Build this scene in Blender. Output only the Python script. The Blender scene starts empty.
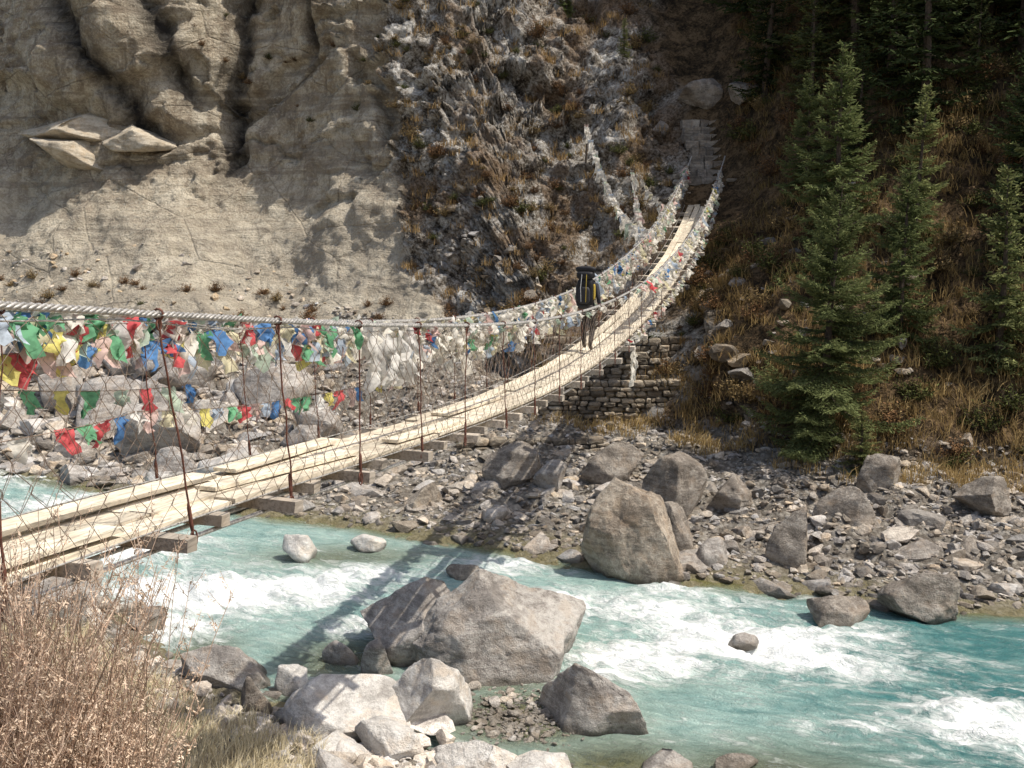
import bpy, math, random, time
import numpy as np
import bmesh
from mathutils import Vector, Matrix, noise, Euler
from mathutils.bvhtree import BVHTree
T0=time.time()
random.seed(7); rng=np.random.default_rng(7)
scene=bpy.context.scene
COL=scene.collection

# ---------------------------------------------------------------- helpers
def link(o,parent=None):
    COL.objects.link(o)
    if parent is not None: o.parent=parent
    return o
def empty(name,loc=(0,0,0)):
    e=bpy.data.objects.new(name,None); e.location=loc; e.empty_display_size=.2
    return link(e)
class Acc:
    def __init__(s): s.V=[];s.F=[];s.M=[];s.C=[];s.n=0
    def add(s,V,F,col=(1,1,1),mat=0):
        V=np.asarray(V,float).reshape(-1,3); F=np.asarray(F,int)
        s.V.append(V); s.F.append(F+s.n); s.M.append(np.full(len(F),mat))
        c=np.asarray(col,float)
        if c.ndim==1: c=np.tile(c,(len(V),1))
        s.C.append(c[:,:3]); s.n+=len(V)
    def mesh(s,name,mats,smooth=False):
        V=np.concatenate(s.V); C=np.concatenate(s.C)
        tot=np.concatenate([np.full(len(f),f.shape[1]) for f in s.F])
        lv=np.concatenate([f.ravel() for f in s.F]); st=np.concatenate([[0],np.cumsum(tot)[:-1]])
        me=bpy.data.meshes.new(name)
        me.vertices.add(len(V)); me.vertices.foreach_set("co",V.ravel())
        me.loops.add(len(lv)); me.loops.foreach_set("vertex_index",lv.astype(np.int32))
        me.polygons.add(len(tot)); me.polygons.foreach_set("loop_start",st.astype(np.int32))
        try: me.polygons.foreach_set("loop_total",tot.astype(np.int32))
        except Exception: pass
        me.polygons.foreach_set("material_index",np.concatenate(s.M).astype(np.int32))
        me.polygons.foreach_set("use_smooth",np.full(len(tot),smooth))
        me.update(calc_edges=True)
        a=me.color_attributes.new("Col",'FLOAT_COLOR','POINT')
        a.data.foreach_set("color",np.c_[C,np.ones(len(C))].ravel())
        for m in mats: me.materials.append(m)
        return me
    def obj(s,name,mats,smooth=False,parent=None):
        return link(bpy.data.objects.new(name,s.mesh(name,mats,smooth)),parent)

def tube(acc,P,r,sides=6,col=(1,1,1),mat=0,caps=False):
    P=np.asarray(P,float); n=len(P)
    T=np.gradient(P,axis=0); T/=np.linalg.norm(T,axis=1)[:,None]+1e-9
    m=T.mean(0); ref=np.array([0,0,1.]) if abs(m[2])<.8*np.linalg.norm(m)+1e-9 else np.array([1.,0,0])
    A=np.cross(T,ref); A/=np.linalg.norm(A,axis=1)[:,None]+1e-9
    B=np.cross(T,A); r=np.broadcast_to(np.asarray(r,float),(n,))
    a=np.arange(sides)*2*math.pi/sides
    V=P[:,None]+r[:,None,None]*(np.cos(a)[None,:,None]*A[:,None]+np.sin(a)[None,:,None]*B[:,None])
    i=np.arange(n-1)[:,None]*sides; j=np.arange(sides)[None]; k=(j+1)%sides
    F=np.stack([i+j,i+k,i+sides+k,i+sides+j],-1).reshape(-1,4)
    acc.add(V.reshape(-1,3),F,col,mat)
BOXF=np.array([[0,1,3,2],[4,6,7,5],[0,4,5,1],[2,3,7,6],[0,2,6,4],[1,5,7,3]])
def box(acc,c,s,rot=None,col=(1,1,1),mat=0,jit=0):
    V=np.array([[x,y,z] for x in(-.5,.5) for y in(-.5,.5) for z in(-.5,.5)])*np.array(s)
    if jit: V+=rng.uniform(-jit,jit,V.shape)
    if rot is not None: V=V@np.array(rot.to_matrix()).T
    acc.add(V+np.array(c),BOXF,col,mat)

ICO={}
def ico(sub):
    if sub not in ICO:
        bm=bmesh.new(); bmesh.ops.create_icosphere(bm,subdivisions=sub,radius=1)
        V=np.array([v.co[:] for v in bm.verts]); F=np.array([[v.index for v in f.verts] for f in bm.faces]); bm.free()
        V/=np.linalg.norm(V,axis=1)[:,None]; ICO[sub]=(V,F)
    return ICO[sub][0].copy(),ICO[sub][1]
def rockshape(seed,sub=4,cuts=15,rough=.07,lo=.45,hi=.86,planes=()):
    r=np.random.default_rng(seed); V,F=ico(sub)
    for _ in range(cuts):
        n=r.normal(size=3); n/=np.linalg.norm(n); d=r.uniform(lo,hi)
        p=V@n; V-=n*np.maximum(p-d,0)[:,None]
    for n,d in planes:
        n=np.array(n,float); n/=np.linalg.norm(n); p=V@n; V-=n*np.maximum(p-d,0)[:,None]
    if rough:
        off=Vector((seed*3.1,seed*1.7,0))
        N=V/(np.linalg.norm(V,axis=1)[:,None])
        if sub>3:
            k=np.empty(len(V))
            for i,v in enumerate(V):
                q=Vector(v); a=noise.fractal(q*1.7+off,.75,2.1,6); b=abs(noise.noise(q*2.3+off*.5)); c=abs(noise.noise(Vector((q.x*3+q.z*4,q.y*3,q.z*7))+off))
                k[i]=a*.9-max(0,.10-b)*1.6-max(0,.08-c)*.8
        else: k=np.array([noise.fractal(Vector(v)*1.6+off,.8,2.1,3) for v in V])
        V=V+N*(k*rough)[:,None]
    mn,mx=V.min(0),V.max(0); V=(V-(mn+mx)/2)/((mx-mn)/2)
    return V,F

# ---------------------------------------------------------------- node helper
class NT:
    def __init__(s,name):
        s.m=bpy.data.materials.new(name); s.m.use_nodes=True; s.t=s.m.node_tree
        s.t.nodes.clear(); s.out=s.t.nodes.new('ShaderNodeOutputMaterial')
    def n(s,typ,**kw):
        nd=s.t.nodes.new(typ)
        for k,v in kw.items(): setattr(nd,k,v)
        return nd
    def l(s,a,b): s.t.links.new(a,b)
    def put(s,sock,v):
        if isinstance(v,bpy.types.NodeSocket): s.l(v,sock)
        else:
            if isinstance(v,tuple) and len(v)==3 and sock.type=='RGBA': v=v+(1,)
            sock.default_value=v
    def pos(s): return s.n('ShaderNodeNewGeometry').outputs['Position']
    def objc(s): return s.n('ShaderNodeTexCoord').outputs['Object']
    def attr(s,name,out='Color'): return s.n('ShaderNodeAttribute',attribute_name=name).outputs[out]
    def map(s,v,scale=(1,1,1),rot=(0,0,0),loc=(0,0,0)):
        m=s.n('ShaderNodeMapping'); s.l(v,m.inputs['Vector']); m.inputs['Scale'].default_value=scale; m.inputs['Rotation'].default_value=rot; m.inputs['Location'].default_value=loc
        return m.outputs[0]
    def noise(s,v,scale,detail=6,rough=.6,dist=0):
        m=s.n('ShaderNodeTexNoise'); s.l(v,m.inputs['Vector']); m.inputs['Scale'].default_value=scale; m.inputs['Detail'].default_value=detail; m.inputs['Roughness'].default_value=rough; m.inputs['Distortion'].default_value=dist
        return m.outputs['Fac']
    def vor(s,v,scale,feature='F1',out='Distance'):
        m=s.n('ShaderNodeTexVoronoi',feature=feature); s.l(v,m.inputs['Vector']); m.inputs['Scale'].default_value=scale
        return m.outputs[out]
    def ramp(s,f,stops):
        r=s.n('ShaderNodeValToRGB'); s.put(r.inputs[0],f); e=r.color_ramp.elements
        while len(e)<len(stops): e.new(.5)
        for i,(p,c) in enumerate(stops):
            e[i].position=p; e[i].color=(c,c,c,1) if not isinstance(c,tuple) else c+(1,)
        return r.outputs[0]
    def mix(s,f,a,b,mode='MIX'):
        m=s.n('ShaderNodeMix',data_type='RGBA',blend_type=mode,clamp_result=False)
        s.put(m.inputs[0],f); s.put(m.inputs[6],a); s.put(m.inputs[7],b); return m.outputs[2]
    def math(s,op,a,b=0.0,clamp=False):
        m=s.n('ShaderNodeMath',operation=op,use_clamp=clamp); s.put(m.inputs[0],a); s.put(m.inputs[1],b); return m.outputs[0]
    def sep(s,c):
        m=s.n('ShaderNodeSeparateXYZ'); s.l(c,m.inputs[0]); return m.outputs
    def bump(s,h,strength=.5,dist=.05):
        b=s.n('ShaderNodeBump'); s.put(b.inputs['Height'],h); b.inputs['Strength'].default_value=strength; b.inputs['Distance'].default_value=dist; return b.outputs[0]
    def bsdf(s,col,rough=.85,normal=None,spec=.3,metal=0):
        b=s.n('ShaderNodeBsdfPrincipled'); s.put(b.inputs['Base Color'],col); s.put(b.inputs['Roughness'],rough); b.inputs['Specular IOR Level'].default_value=spec; b.inputs['Metallic'].default_value=metal
        if normal is not None: s.l(normal,b.inputs['Normal'])
        return b.outputs[0]
    def done(s,sh): s.l(sh,s.out.inputs[0]); return s.m

def leafmat(name,trans=.35,gain=1.0):
    t=NT(name); c=t.attr('Col')
    oi=t.n('ShaderNodeObjectInfo').outputs['Random']
    c=t.mix(1.0,c,t.ramp(oi,[(0,.75*gain),(1,1.25*gain)]),'MULTIPLY')
    d=t.n('ShaderNodeBsdfDiffuse'); t.l(c,d.inputs[0])
    if trans<=0: return t.done(d.outputs[0])
    tr=t.n('ShaderNodeBsdfTranslucent'); t.l(c,tr.inputs[0])
    mx=t.n('ShaderNodeMixShader'); mx.inputs[0].default_value=trans; t.l(d.outputs[0],mx.inputs[1]); t.l(tr.outputs[0],mx.inputs[2])
    return t.done(mx.outputs[0])

# ---------------------------------------------------------------- materials
def mat_ground():
    t=NT('terrain_rock_soil'); p=t.pos()
    z=t.sep(t.attr('Zone')); z2=t.sep(t.attr('Zone2'))
    n1=t.noise(p,.35,5,.62); n2=t.noise(p,1.4,7,.70,.4); n3=t.noise(p,9,5,.70)
    nst=t.noise(t.map(p,(1.3,1.3,.16)),1.1,5,.65,.6)
    mixn=t.math('ADD',t.math('MULTIPLY',n2,.6),t.math('MULTIPLY',n3,.4))
    rock=t.ramp(mixn,[(.40,(.035,.029,.023)),(.45,(.13,.108,.085)),(.49,(.28,.25,.21)),(.54,(.46,.435,.395)),(.60,(.68,.66,.62))])
    rock=t.mix(t.ramp(n1,[(.50,0.0),(.58,.8)]),rock,t.ramp(n3,[(.4,(.075,.047,.028)),(.6,(.24,.155,.085))]))
    sand=t.ramp(t.math('ADD',t.math('MULTIPLY',n1,.5),t.math('MULTIPLY',n2,.5)),[(.40,(.32,.26,.187)),(.5,(.47,.405,.305)),(.59,(.60,.535,.42))])
    sand=t.mix(t.ramp(nst,[(.50,0.0),(.62,.6)]),sand,(.19,.148,.108))
    sand=t.mix(t.ramp(n3,[(.40,.5),(.49,0.0)]),sand,(.21,.17,.127))
    sand=t.mix(t.ramp(n3,[(.55,0.0),(.62,.5)]),sand,(.68,.62,.505))
    zc=t.sep(p)
    lay=t.noise(t.map(t.mix(.06,p,t.noise(p,.5,3)),(.12,.12,1.5),(0,.10,0)),1.4,4,.6)
    sand=t.mix(t.ramp(lay,[(.40,.5),(.47,0.0)]),sand,(.19,.15,.11))
    wv=t.map(t.mix(.12,p,t.noise(p,.8,3)),(.30,.2,.42),(.0,.15,0)); crk=t.vor(wv,1.0,'DISTANCE_TO_EDGE')
    ck=t.ramp(crk,[(0.0,1.0),(.018,0.0)])
    sand=t.mix(t.math('MULTIPLY',ck,t.ramp(n2,[(.46,0.0),(.56,.65)])),sand,(.12,.095,.07))
    low=t.ramp(t.math('ADD',t.math('MULTIPLY',zc[2],.05),t.math('MULTIPLY',n1,.25)),[(.42,1.0),(.62,0.0)])
    sand=t.mix(t.math('MULTIPLY',low,.35),sand,(.52,.475,.39))
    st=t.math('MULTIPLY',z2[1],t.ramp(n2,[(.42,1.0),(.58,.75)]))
    sand=t.mix(st,sand,(.025,.022,.02))  # shaded fissure streaks painted near-black over the sand
    vc=t.vor(p,7,'F1','Color'); vd=t.vor(p,7,'F1')
    grav=t.mix(t.sep(vc)[0],(.19,.168,.14),(.45,.415,.36)); grav=t.mix(t.ramp(vd,[(.25,0.0),(.75,.8)]),grav,(.13,.11,.088))
    soil=t.ramp(mixn,[(.42,(.026,.019,.011)),(.5,(.09,.06,.032)),(.58,(.21,.14,.077))])
    straw=t.ramp(n3,[(.4,(.26,.19,.11)),(.6,(.52,.42,.27))])
    c=t.mix(z[0],rock,sand); c=t.mix(z[1],c,grav); c=t.mix(z[2],c,soil); c=t.mix(z2[0],c,straw)
    wet=t.ramp(t.math('ADD',zc[2],t.math('MULTIPLY',n2,.3)),[(.18,1.0),(.36,0.0)])
    c=t.mix(t.math('MULTIPLY',wet,.6),c,(.24,.21,.09))
    h=t.math('ADD',t.math('MULTIPLY',n2,1.6),t.math('MULTIPLY',n3,.6)); h=t.math('SUBTRACT',h,t.math('MULTIPLY',t.math('MULTIPLY',ck,z[0]),.25))
    h=t.math('ADD',h,t.math('MULTIPLY',t.math('MULTIPLY',lay,z[0]),1.2))
    return t.done(t.bsdf(c,.92,t.bump(h,1.0,.22),.15))
def mat_rock(name,dark,mid,light,wetc=(.08,.068,.05)):
    t=NT(name); o=t.objc(); p=t.pos(); col=t.attr('Col')
    n1=t.noise(o,1.3,5,.65,.6); n2=t.noise(o,8,6,.72); n3=t.noise(o,45,3,.7)
    v=t.math('ADD',t.math('MULTIPLY',n1,.5),t.math('MULTIPLY',n2,.5))
    c=t.ramp(v,[(.40,dark),(.5,mid),(.59,light)])
    c=t.mix(t.ramp(n3,[(.52,0.0),(.64,.5)]),c,light); c=t.mix(t.ramp(n3,[(.36,.5),(.46,0.0)]),c,dark)
    band=t.noise(t.map(o,(.6,.6,5),(.6,.4,0)),1.2,4,.6)
    c=t.mix(t.ramp(band,[(.55,0.0),(.585,.4),(.60,.4),(.64,0.0)]),c,light); c=t.mix(t.ramp(band,[(.40,.5),(.46,0.0)]),c,tuple(x*.8 for x in dark))
    c=t.mix(t.ramp(t.noise(o,2.6,4,.6),[(.52,0.0),(.62,.35)]),c,(mid[0]*1.15,mid[1]*.98,mid[2]*.80))
    c=t.mix(1.0,c,col,'MULTIPLY')
    zz=t.sep(p)[2]; w=t.ramp(t.math('ADD',zz,t.math('MULTIPLY',n1,.25)),[(.14,1.0),(.28,0.0)])
    c=t.mix(t.math('MULTIPLY',w,.75),c,wetc)
    h=t.math('ADD',t.math('MULTIPLY',n2,1.0),t.math('MULTIPLY',n3,.25)); h=t.math('ADD',h,n1)
    return t.done(t.bsdf(c,t.ramp(w,[(0,.85),(1,.3)]),t.bump(h,.9,.09),.3))
def mat_wood():
    t=NT('weathered_wood'); p=t.pos(); col=t.attr('Col')
    g=t.noise(t.map(t.map(p,rot=(0,0,math.radians(17.4))),(14,1.0,14)),2.2,6,.65,.3); n=t.noise(p,3,5)
    c=t.mix(1.0,col,t.ramp(g,[(.38,.6),(.5,1.0),(.62,1.15)]),'MULTIPLY'); c=t.mix(t.ramp(n,[(.5,0.0),(.62,.45)]),c,(.38,.31,.23))
    return t.done(t.bsdf(c,.85,t.bump(g,.5,.012),.2))
def mat_simple(name,col,rough=.6,metal=0,nscale=30,var=.4,useattr=False,spec=.3):
    t=NT(name); p=t.objc(); n=t.noise(p,nscale,3)
    base=t.attr('Col') if useattr else col
    c=t.mix(1.0,base,t.ramp(n,[(.38,1-var),(.62,1+var*.6)]),'MULTIPLY')
    return t.done(t.bsdf(c,rough,None,spec,metal))
def mat_flag():
    t=NT('prayer_flag_cloth'); c=t.attr('Col'); n=t.noise(t.pos(),14,3)
    c=t.mix(1.0,c,t.ramp(n,[(.38,.75),(.55,1.05)]),'MULTIPLY')
    d=t.n('ShaderNodeBsdfDiffuse'); t.l(c,d.inputs[0]); tr=t.n('ShaderNodeBsdfTranslucent'); t.l(c,tr.inputs[0])
    mx=t.n('ShaderNodeMixShader'); mx.inputs[0].default_value=.45; t.l(d.outputs[0],mx.inputs[1]); t.l(tr.outputs[0],mx.inputs[2])
    return t.done(mx.outputs[0])
def mat_water():
    t=NT('river_water'); p=t.pos(); a=t.sep(t.attr('Wat'))
    fl=t.map(t.map(p,rot=(0,0,math.radians(20))),(.5,1.25,1))
    n1=t.noise(fl,1.2,6,.68,1.4); n2=t.noise(fl,5,6,.74,1.0); n3=t.noise(p,24,3,.65)
    f=t.math('ADD',t.math('MULTIPLY',n1,.5),t.math('MULTIPLY',n2,.5))
    f=t.math('ADD',f,t.math('MULTIPLY',a[0],.235))
    foam=t.ramp(f,[(.545,0.0),(.62,.4),(.71,1.0)])
    lightm=t.math('ADD',t.math('MULTIPLY',t.math('SUBTRACT',n1,.5),2.4),t.math('SUBTRACT',.72,t.math('SUBTRACT',t.math('MULTIPLY',a[2],.66),t.math('MULTIPLY',a[0],.5))),True)
    c=t.mix(lightm,(.045,.165,.165),(.40,.54,.49))
    c=t.mix(t.math('MULTIPLY',a[1],.8),c,(.33,.33,.19))
    c=t.mix(foam,c,(.90,.92,.90))
    h=t.math('ADD',t.math('MULTIPLY',n2,1.0),t.math('MULTIPLY',n3,.35)); h=t.math('ADD',h,t.math('MULTIPLY',foam,.5))
    b=t.bsdf(c,t.ramp(foam,[(0,.10),(.6,.6)]),t.bump(h,.75,.14),.5)
    tr=t.n('ShaderNodeBsdfTransparent'); tr.inputs[0].default_value=(.88,.88,.66,1)
    mx=t.n('ShaderNodeMixShader'); fa=t.math('MULTIPLY',t.math('MULTIPLY',a[1],.85),t.math('SUBTRACT',1.0,foam),True)
    t.l(fa,mx.inputs[0]); t.l(b,mx.inputs[1]); t.l(tr.outputs[0],mx.inputs[2])
    return t.done(mx.outputs[0])

M_ground=mat_ground()
M_rock=mat_rock('boulder_gray',(.20,.178,.16),(.36,.33,.30),(.53,.50,.46))
M_pale=mat_rock('boulder_pale',(.41,.38,.35),(.62,.59,.545),(.80,.775,.73))
M_brown=mat_rock('boulder_brown',(.12,.10,.082),(.25,.217,.182),(.41,.37,.32))
M_sandrock=mat_rock('sandstone_slab',(.32,.265,.195),(.46,.40,.31),(.58,.52,.42))
M_wood=mat_wood()
M_rust=mat_simple('rusty_steel',(.16,.07,.05),.7,.3)
M_steel=mat_simple('galvanised_cable',(.50,.48,.45),.45,.5)
M_wire=mat_simple('net_wire',(.30,.23,.18),.6,.4)
M_flag=mat_flag(); M_water=mat_water()
M_bark=mat_simple('bark',(.08,.06,.045),.9,0,12)
M_needle=leafmat('conifer_needles',.25); M_needle2=leafmat('forest_needles',0)
M_leaf=leafmat('shrub_leaves',0)
M_straw=leafmat('dry_straw',.3)
M_twig=mat_simple('dry_twigs',(.3,.2,.13),.8,0,20,.3,True)

# ---------------------------------------------------------------- terrain
K=[-150,-60,-30,-20,-12,-8,-6,-4,-2,0,1.5,4,6,8,9.5,11.5,16,22,30,40,70,150]
def tab(d):
    k=sorted(d); return np.interp(K,k,[d[i] for i in k])
y4=tab({-150:80,-60:45,-30:33,-18:26.5,-12:23,-9:20.6,-6.5:16.6,-4:14.6,-2:13.5,0:12.6,2:12.0,4:11.5,8:10.6,16:8.8,30:6,60:0,150:-20})
y6=tab({-150:95,-60:55,-30:39,-18:31,-12:28,-6.2:25.4,-3:24.3,-.75:23,1.1:22.2,2.7:20.9,6:20.3,7.5:19.4,10:19.2,16:18.5,30:16,60:10,150:-5})
y3=np.minimum(9,y4-3.0); y2=np.minimum(2.5,y4-9); y1=y2-12
z3=tab({-150:4,-12:3.6,-8:3.0,-5:2.35,-3:1.7,-1:1.2,1:1.2,150:1.2}); z2=tab({-150:5.8,-2.5:5.7,-1.5:6.0,150:6.2})
y7=tab({-150:110,-60:66,-30:46,-20:38,-12:34,-6:31.5,-2:29,1.5:27.5,4:26.2,6:24.5,8:22.7,16:21.8,30:20,60:14,150:0})
z7=tab({-150:2,-20:1.7,-12:1.4,-6:.9,0:.65,8:.7,150:.8})
y8=tab({-150:125,-60:76,-30:50,-20:44,-12:43,-6:40,-2:37.5,1.5:32.6,4:32.2,6:29.5,8:26.6,9.5:25.8,16:25,30:23,60:20,150:10})
z8=tab({-150:5,-20:3.6,-12:3.4,-6:3.2,-2:3,1.5:1.2,4:1.2,6:1.2,8:1.2,30:1.3,150:1.5})
y9=tab({-150:130,-60:80,-30:53,-20:48.6,-12:47.5,-6:44,-2:41,1.5:34.3,4:34.2,6:34,8:32,9.5:31,16:30,30:28,60:25,150:15})
z9=tab({-150:10,-20:7.6,-6:8,-2:7,1.5:3.2,4:3.3,6:4.4,8:5,9.5:5.5,16:6.5,30:8,40:11,150:11})
y10=tab({-150:135,-60:83,-30:56,-20:50.6,-12:49.6,-6:46.5,-2:44.5,1.5:41.4,4:41.5,6:41.2,8:41,9.5:40.5,11.5:38.5,16:38,30:35,40:33,150:22})
z10=tab({-150:18,-20:13,-12:13.5,-6:14.5,-2:13,1.5:8,4:8.1,6:8.1,8:8.2,9.5:8.9,11.5:12,16:14.5,22:17.5,30:22,40:28,150:28})
y11=tab({-150:142,-60:88,-20:52.5,-12:52.4,-6:51,-2:50,1.5:48,4:47,7.5:46,11.5:47,16:49,30:46,40:43,150:35})
z11=tab({-150:26,-20:26,-6:25,-2:23,1.5:17,4:15.5,7.5:12.8,9.5:14.5,11.5:19,16:27,30:42,40:47,150:45})
y12=tab({-150:170,-60:110,-20:60,0:62,16:62,30:58,40:55,150:50}); z12=tab({-150:40,-20:42,0:38,8:33,16:43,30:60,40:64,150:62})
one=np.ones(len(K))
CY=[y1-70,y1,y2,y3,y4,(y4+y6)/2,y6,y7,y8,y9,y10,y11,y12,y12+90]
CZ=[one*25,one*7.6,z2,z3,one*.12,one*-.9,one*.04,z7,z8,z9,z10,z11,z12,z12+20]
xs=np.concatenate([np.linspace(-150,-34,16),np.linspace(-32,-26,16),np.arange(-25.8,24.01,.13),np.linspace(24.5,34,24),np.linspace(36,150,18)])
segn=[5,8,34,44,22,22,50,66,66,90,104,40,8]
ts=np.concatenate([i+np.arange(n)/n for i,n in enumerate(segn)]+[[len(segn)]])
def smooth_x(a,w=1.2):
    out=np.zeros(len(xs))
    for d,wt in zip(np.linspace(-1,1,9),np.array([1,2,3,4,4,4,3,2,1.])/24):
        out+=wt*np.interp(xs+d*w*(1+np.abs(xs)*.03),K,a)
    return out
CYx=np.array([smooth_x(a) for a in CY]); CZx=np.array([smooth_x(a) for a in CZ])
NR,NC=len(ts),len(xs)
def along(Cx):
    out=np.zeros((NR,NC))
    for d,wt in zip(np.linspace(-.28,.28,5),[.12,.22,.32,.22,.12]):
        tt=np.clip(ts+d,0,len(segn)); i=np.minimum(tt.astype(int),len(segn)-1); f=(tt-i)[:,None]
        out+=wt*(Cx[i]*(1-f)+Cx[i+1]*f)
    return out
GY=along(CYx); GZ=along(CZx); GX=np.tile(xs,(NR,1))
G=np.stack([GX,GY,GZ],-1)
du=np.gradient(G,axis=1); dv=np.gradient(G,axis=0)
NRM=np.cross(du,dv); NRM/=np.linalg.norm(NRM,axis=-1)[...,None]+1e-9
TT=np.tile(ts[:,None],(1,NC))
def sst(a,b,x): t=np.clip((x-a)/(b-a),0,1); return t*t*(3-2*t)
wob=np.array([noise.fractal(Vector(p)*.25,.9,2,5) for p in G.reshape(-1,3)]).reshape(NR,NC)
xb=-3.4-.25*(GZ-4)+wob*1.6
left=1-sst(-7,-5,GX)
cliffm=sst(7.7,8.2,TT+.25*left)
sand=cliffm*(1-sst(-.3,.3,GX-xb))
forest=sst(7.7,8.2,TT)*sst(-1,1,GX-6.0+wob*2.5)
gravel=sst(5.6,6,TT)*(1-sst(7.75,8.25,TT+wob*.3+.3*left))
gravel=np.maximum(gravel,sst(3.35,3.7,TT)*(1-sst(5.6,6,TT)))
strawm=(1-sst(3.35,3.7,TT+wob*.15))*(1-sst(-3.2,-2.2,GX+wob)*sst(2.6,3,TT))
gravel=np.maximum(gravel,(TT<4)*(TT>2.6)*sst(-3.2,-2.2,GX+wob))
fissure_shade=np.zeros_like(GX)  # mask of dark cliff fissures; their shade is painted into the colour
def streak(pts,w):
    global fissure_shade
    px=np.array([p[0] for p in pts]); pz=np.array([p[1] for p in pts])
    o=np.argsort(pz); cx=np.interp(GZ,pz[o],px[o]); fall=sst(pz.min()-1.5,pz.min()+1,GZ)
    fissure_shade=np.maximum(fissure_shade,np.exp(-((GX-cx+wob*.6)/w)**2)*fall*cliffm)
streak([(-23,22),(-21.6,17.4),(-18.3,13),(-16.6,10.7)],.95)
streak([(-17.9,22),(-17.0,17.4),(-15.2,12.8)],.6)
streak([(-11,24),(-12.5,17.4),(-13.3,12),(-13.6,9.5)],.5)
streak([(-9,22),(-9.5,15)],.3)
flat=G.reshape(-1,3)
vis=((GX>-34)&(GX<34)).ravel()
def fld(sc,oct=4,H=.8,off=0):
    s=Vector(sc); o=Vector((off,off*.7,off*.3))
    return np.array([noise.fractal(Vector((p[0]*s[0],p[1]*s[1],p[2]*s[2]))+o,H,2.1,oct) if k else 0 for p,k in zip(flat,vis)]).reshape(NR,NC)
f1=fld((.13,.10,.13),3,1.0); f2=fld((.55,.55,.32),5,.7,9); f3=fld((1.9,1.9,1.5),4,.5,5)
blk=np.zeros(len(flat)); 
act=(cliffm.ravel()>.02)&vis&(flat[:,0]>-26)&(flat[:,0]<22)&(TT.ravel()<11.6)
sf=sand.ravel()
for i in np.nonzero(act)[0]:
    p=flat[i]; w=wob.flat[i]
    if sf[i]>.5: q=Vector((p[0]*.17+w*.5,p[1]*.1,p[2]*.30-p[0]*.05+w*.5))
    else: q=Vector((p[0]*.34+w*.6,p[1]*.3,p[2]*.34-p[0]*.05+w*.6))
    d,pt=noise.voronoi(q); e=min(1,(d[1]-d[0])/.07)
    blk[i]=(noise.cell(pt[0]*7.3)-.5)*.9*e-max(0,.05-(d[1]-d[0]))*2.0
    q=q*2.9; d,pt=noise.voronoi(q); e=min(1,(d[1]-d[0])/.15)
    blk[i]+=((noise.cell(pt[0]*7.3)-.5)*.36*e-max(0,.08-(d[1]-d[0]))*.8)*(1-.5*sf[i])
blk=blk.reshape(NR,NC)
rockm=cliffm*(1-sand)*(1-forest)
pathm=np.exp(-(((GX-(7.6+(GY-41)*.1))/1.5)**2))*sst(36,39.5,GY)*(1-sst(50,55,GY))
A=cliffm*f1*1.2+sand*(f2*.17+f3*.10)+(rockm+forest*.7)*(f2*.5+f3*.2)
A=A*(1-.35*forest)+sand*blk*.75*sst(7,10,GZ)+rockm*blk*.7+forest*blk*.15-fissure_shade*.7
A+=sand*.9*sst(12.0,13.0,GZ+wob*.8+(GX+20)*.18)*(1-sst(-16,-13,GX))
wallm=((GX>.6)&(GX<6.3)&(TT>7.7)&(TT<9.15))
A=np.where(wallm,A*.25-.25,A)
A=A*(1-.85*pathm)
A+=gravel*(f2*.28+f3*.07)*sst(6.05,6.5,TT)+gravel*(1-sst(5.9,6.2,TT))*(f3*.12)
A+=strawm*(f2*.15+f3*.06)
G2=G+NRM*A[...,None]
idx=np.arange(NR*NC).reshape(NR,NC)
GF=np.stack([idx[:-1,:-1],idx[:-1,1:],idx[1:,1:],idx[1:,:-1]],-1).reshape(-1,4)
ga=Acc(); ga.add(G2.reshape(-1,3),GF)
ground=ga.obj('ground',[M_ground],True)
def setattr4(o,name,a):
    at=o.data.color_attributes.new(name,'FLOAT_COLOR','POINT'); at.data.foreach_set("color",np.ascontiguousarray(a.reshape(-1,4),dtype=np.float32).ravel())
setattr4(ground,'Zone',np.stack([sand,gravel,forest,np.ones_like(sand)],-1))
setattr4(ground,'Zone2',np.stack([strawm,fissure_shade,pathm,np.ones_like(sand)],-1))
bvh=BVHTree.FromPolygons([tuple(v) for v in G2.reshape(-1,3)],[tuple(f) for f in GF.tolist()])
def gz(x,y,top=90):
    h=bvh.ray_cast(Vector((x,y,top)),Vector((0,0,-1)))
    return h[0].z if h[0] else 0
def gy(x,z):
    h=bvh.ray_cast(Vector((x,22,z)),Vector((0,1,0)))
    return h[0].y if h[0] else 50
P2=G2.reshape(-1,3); NZ=NRM[...,2].ravel()
print('terrain',time.time()-T0)

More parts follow.
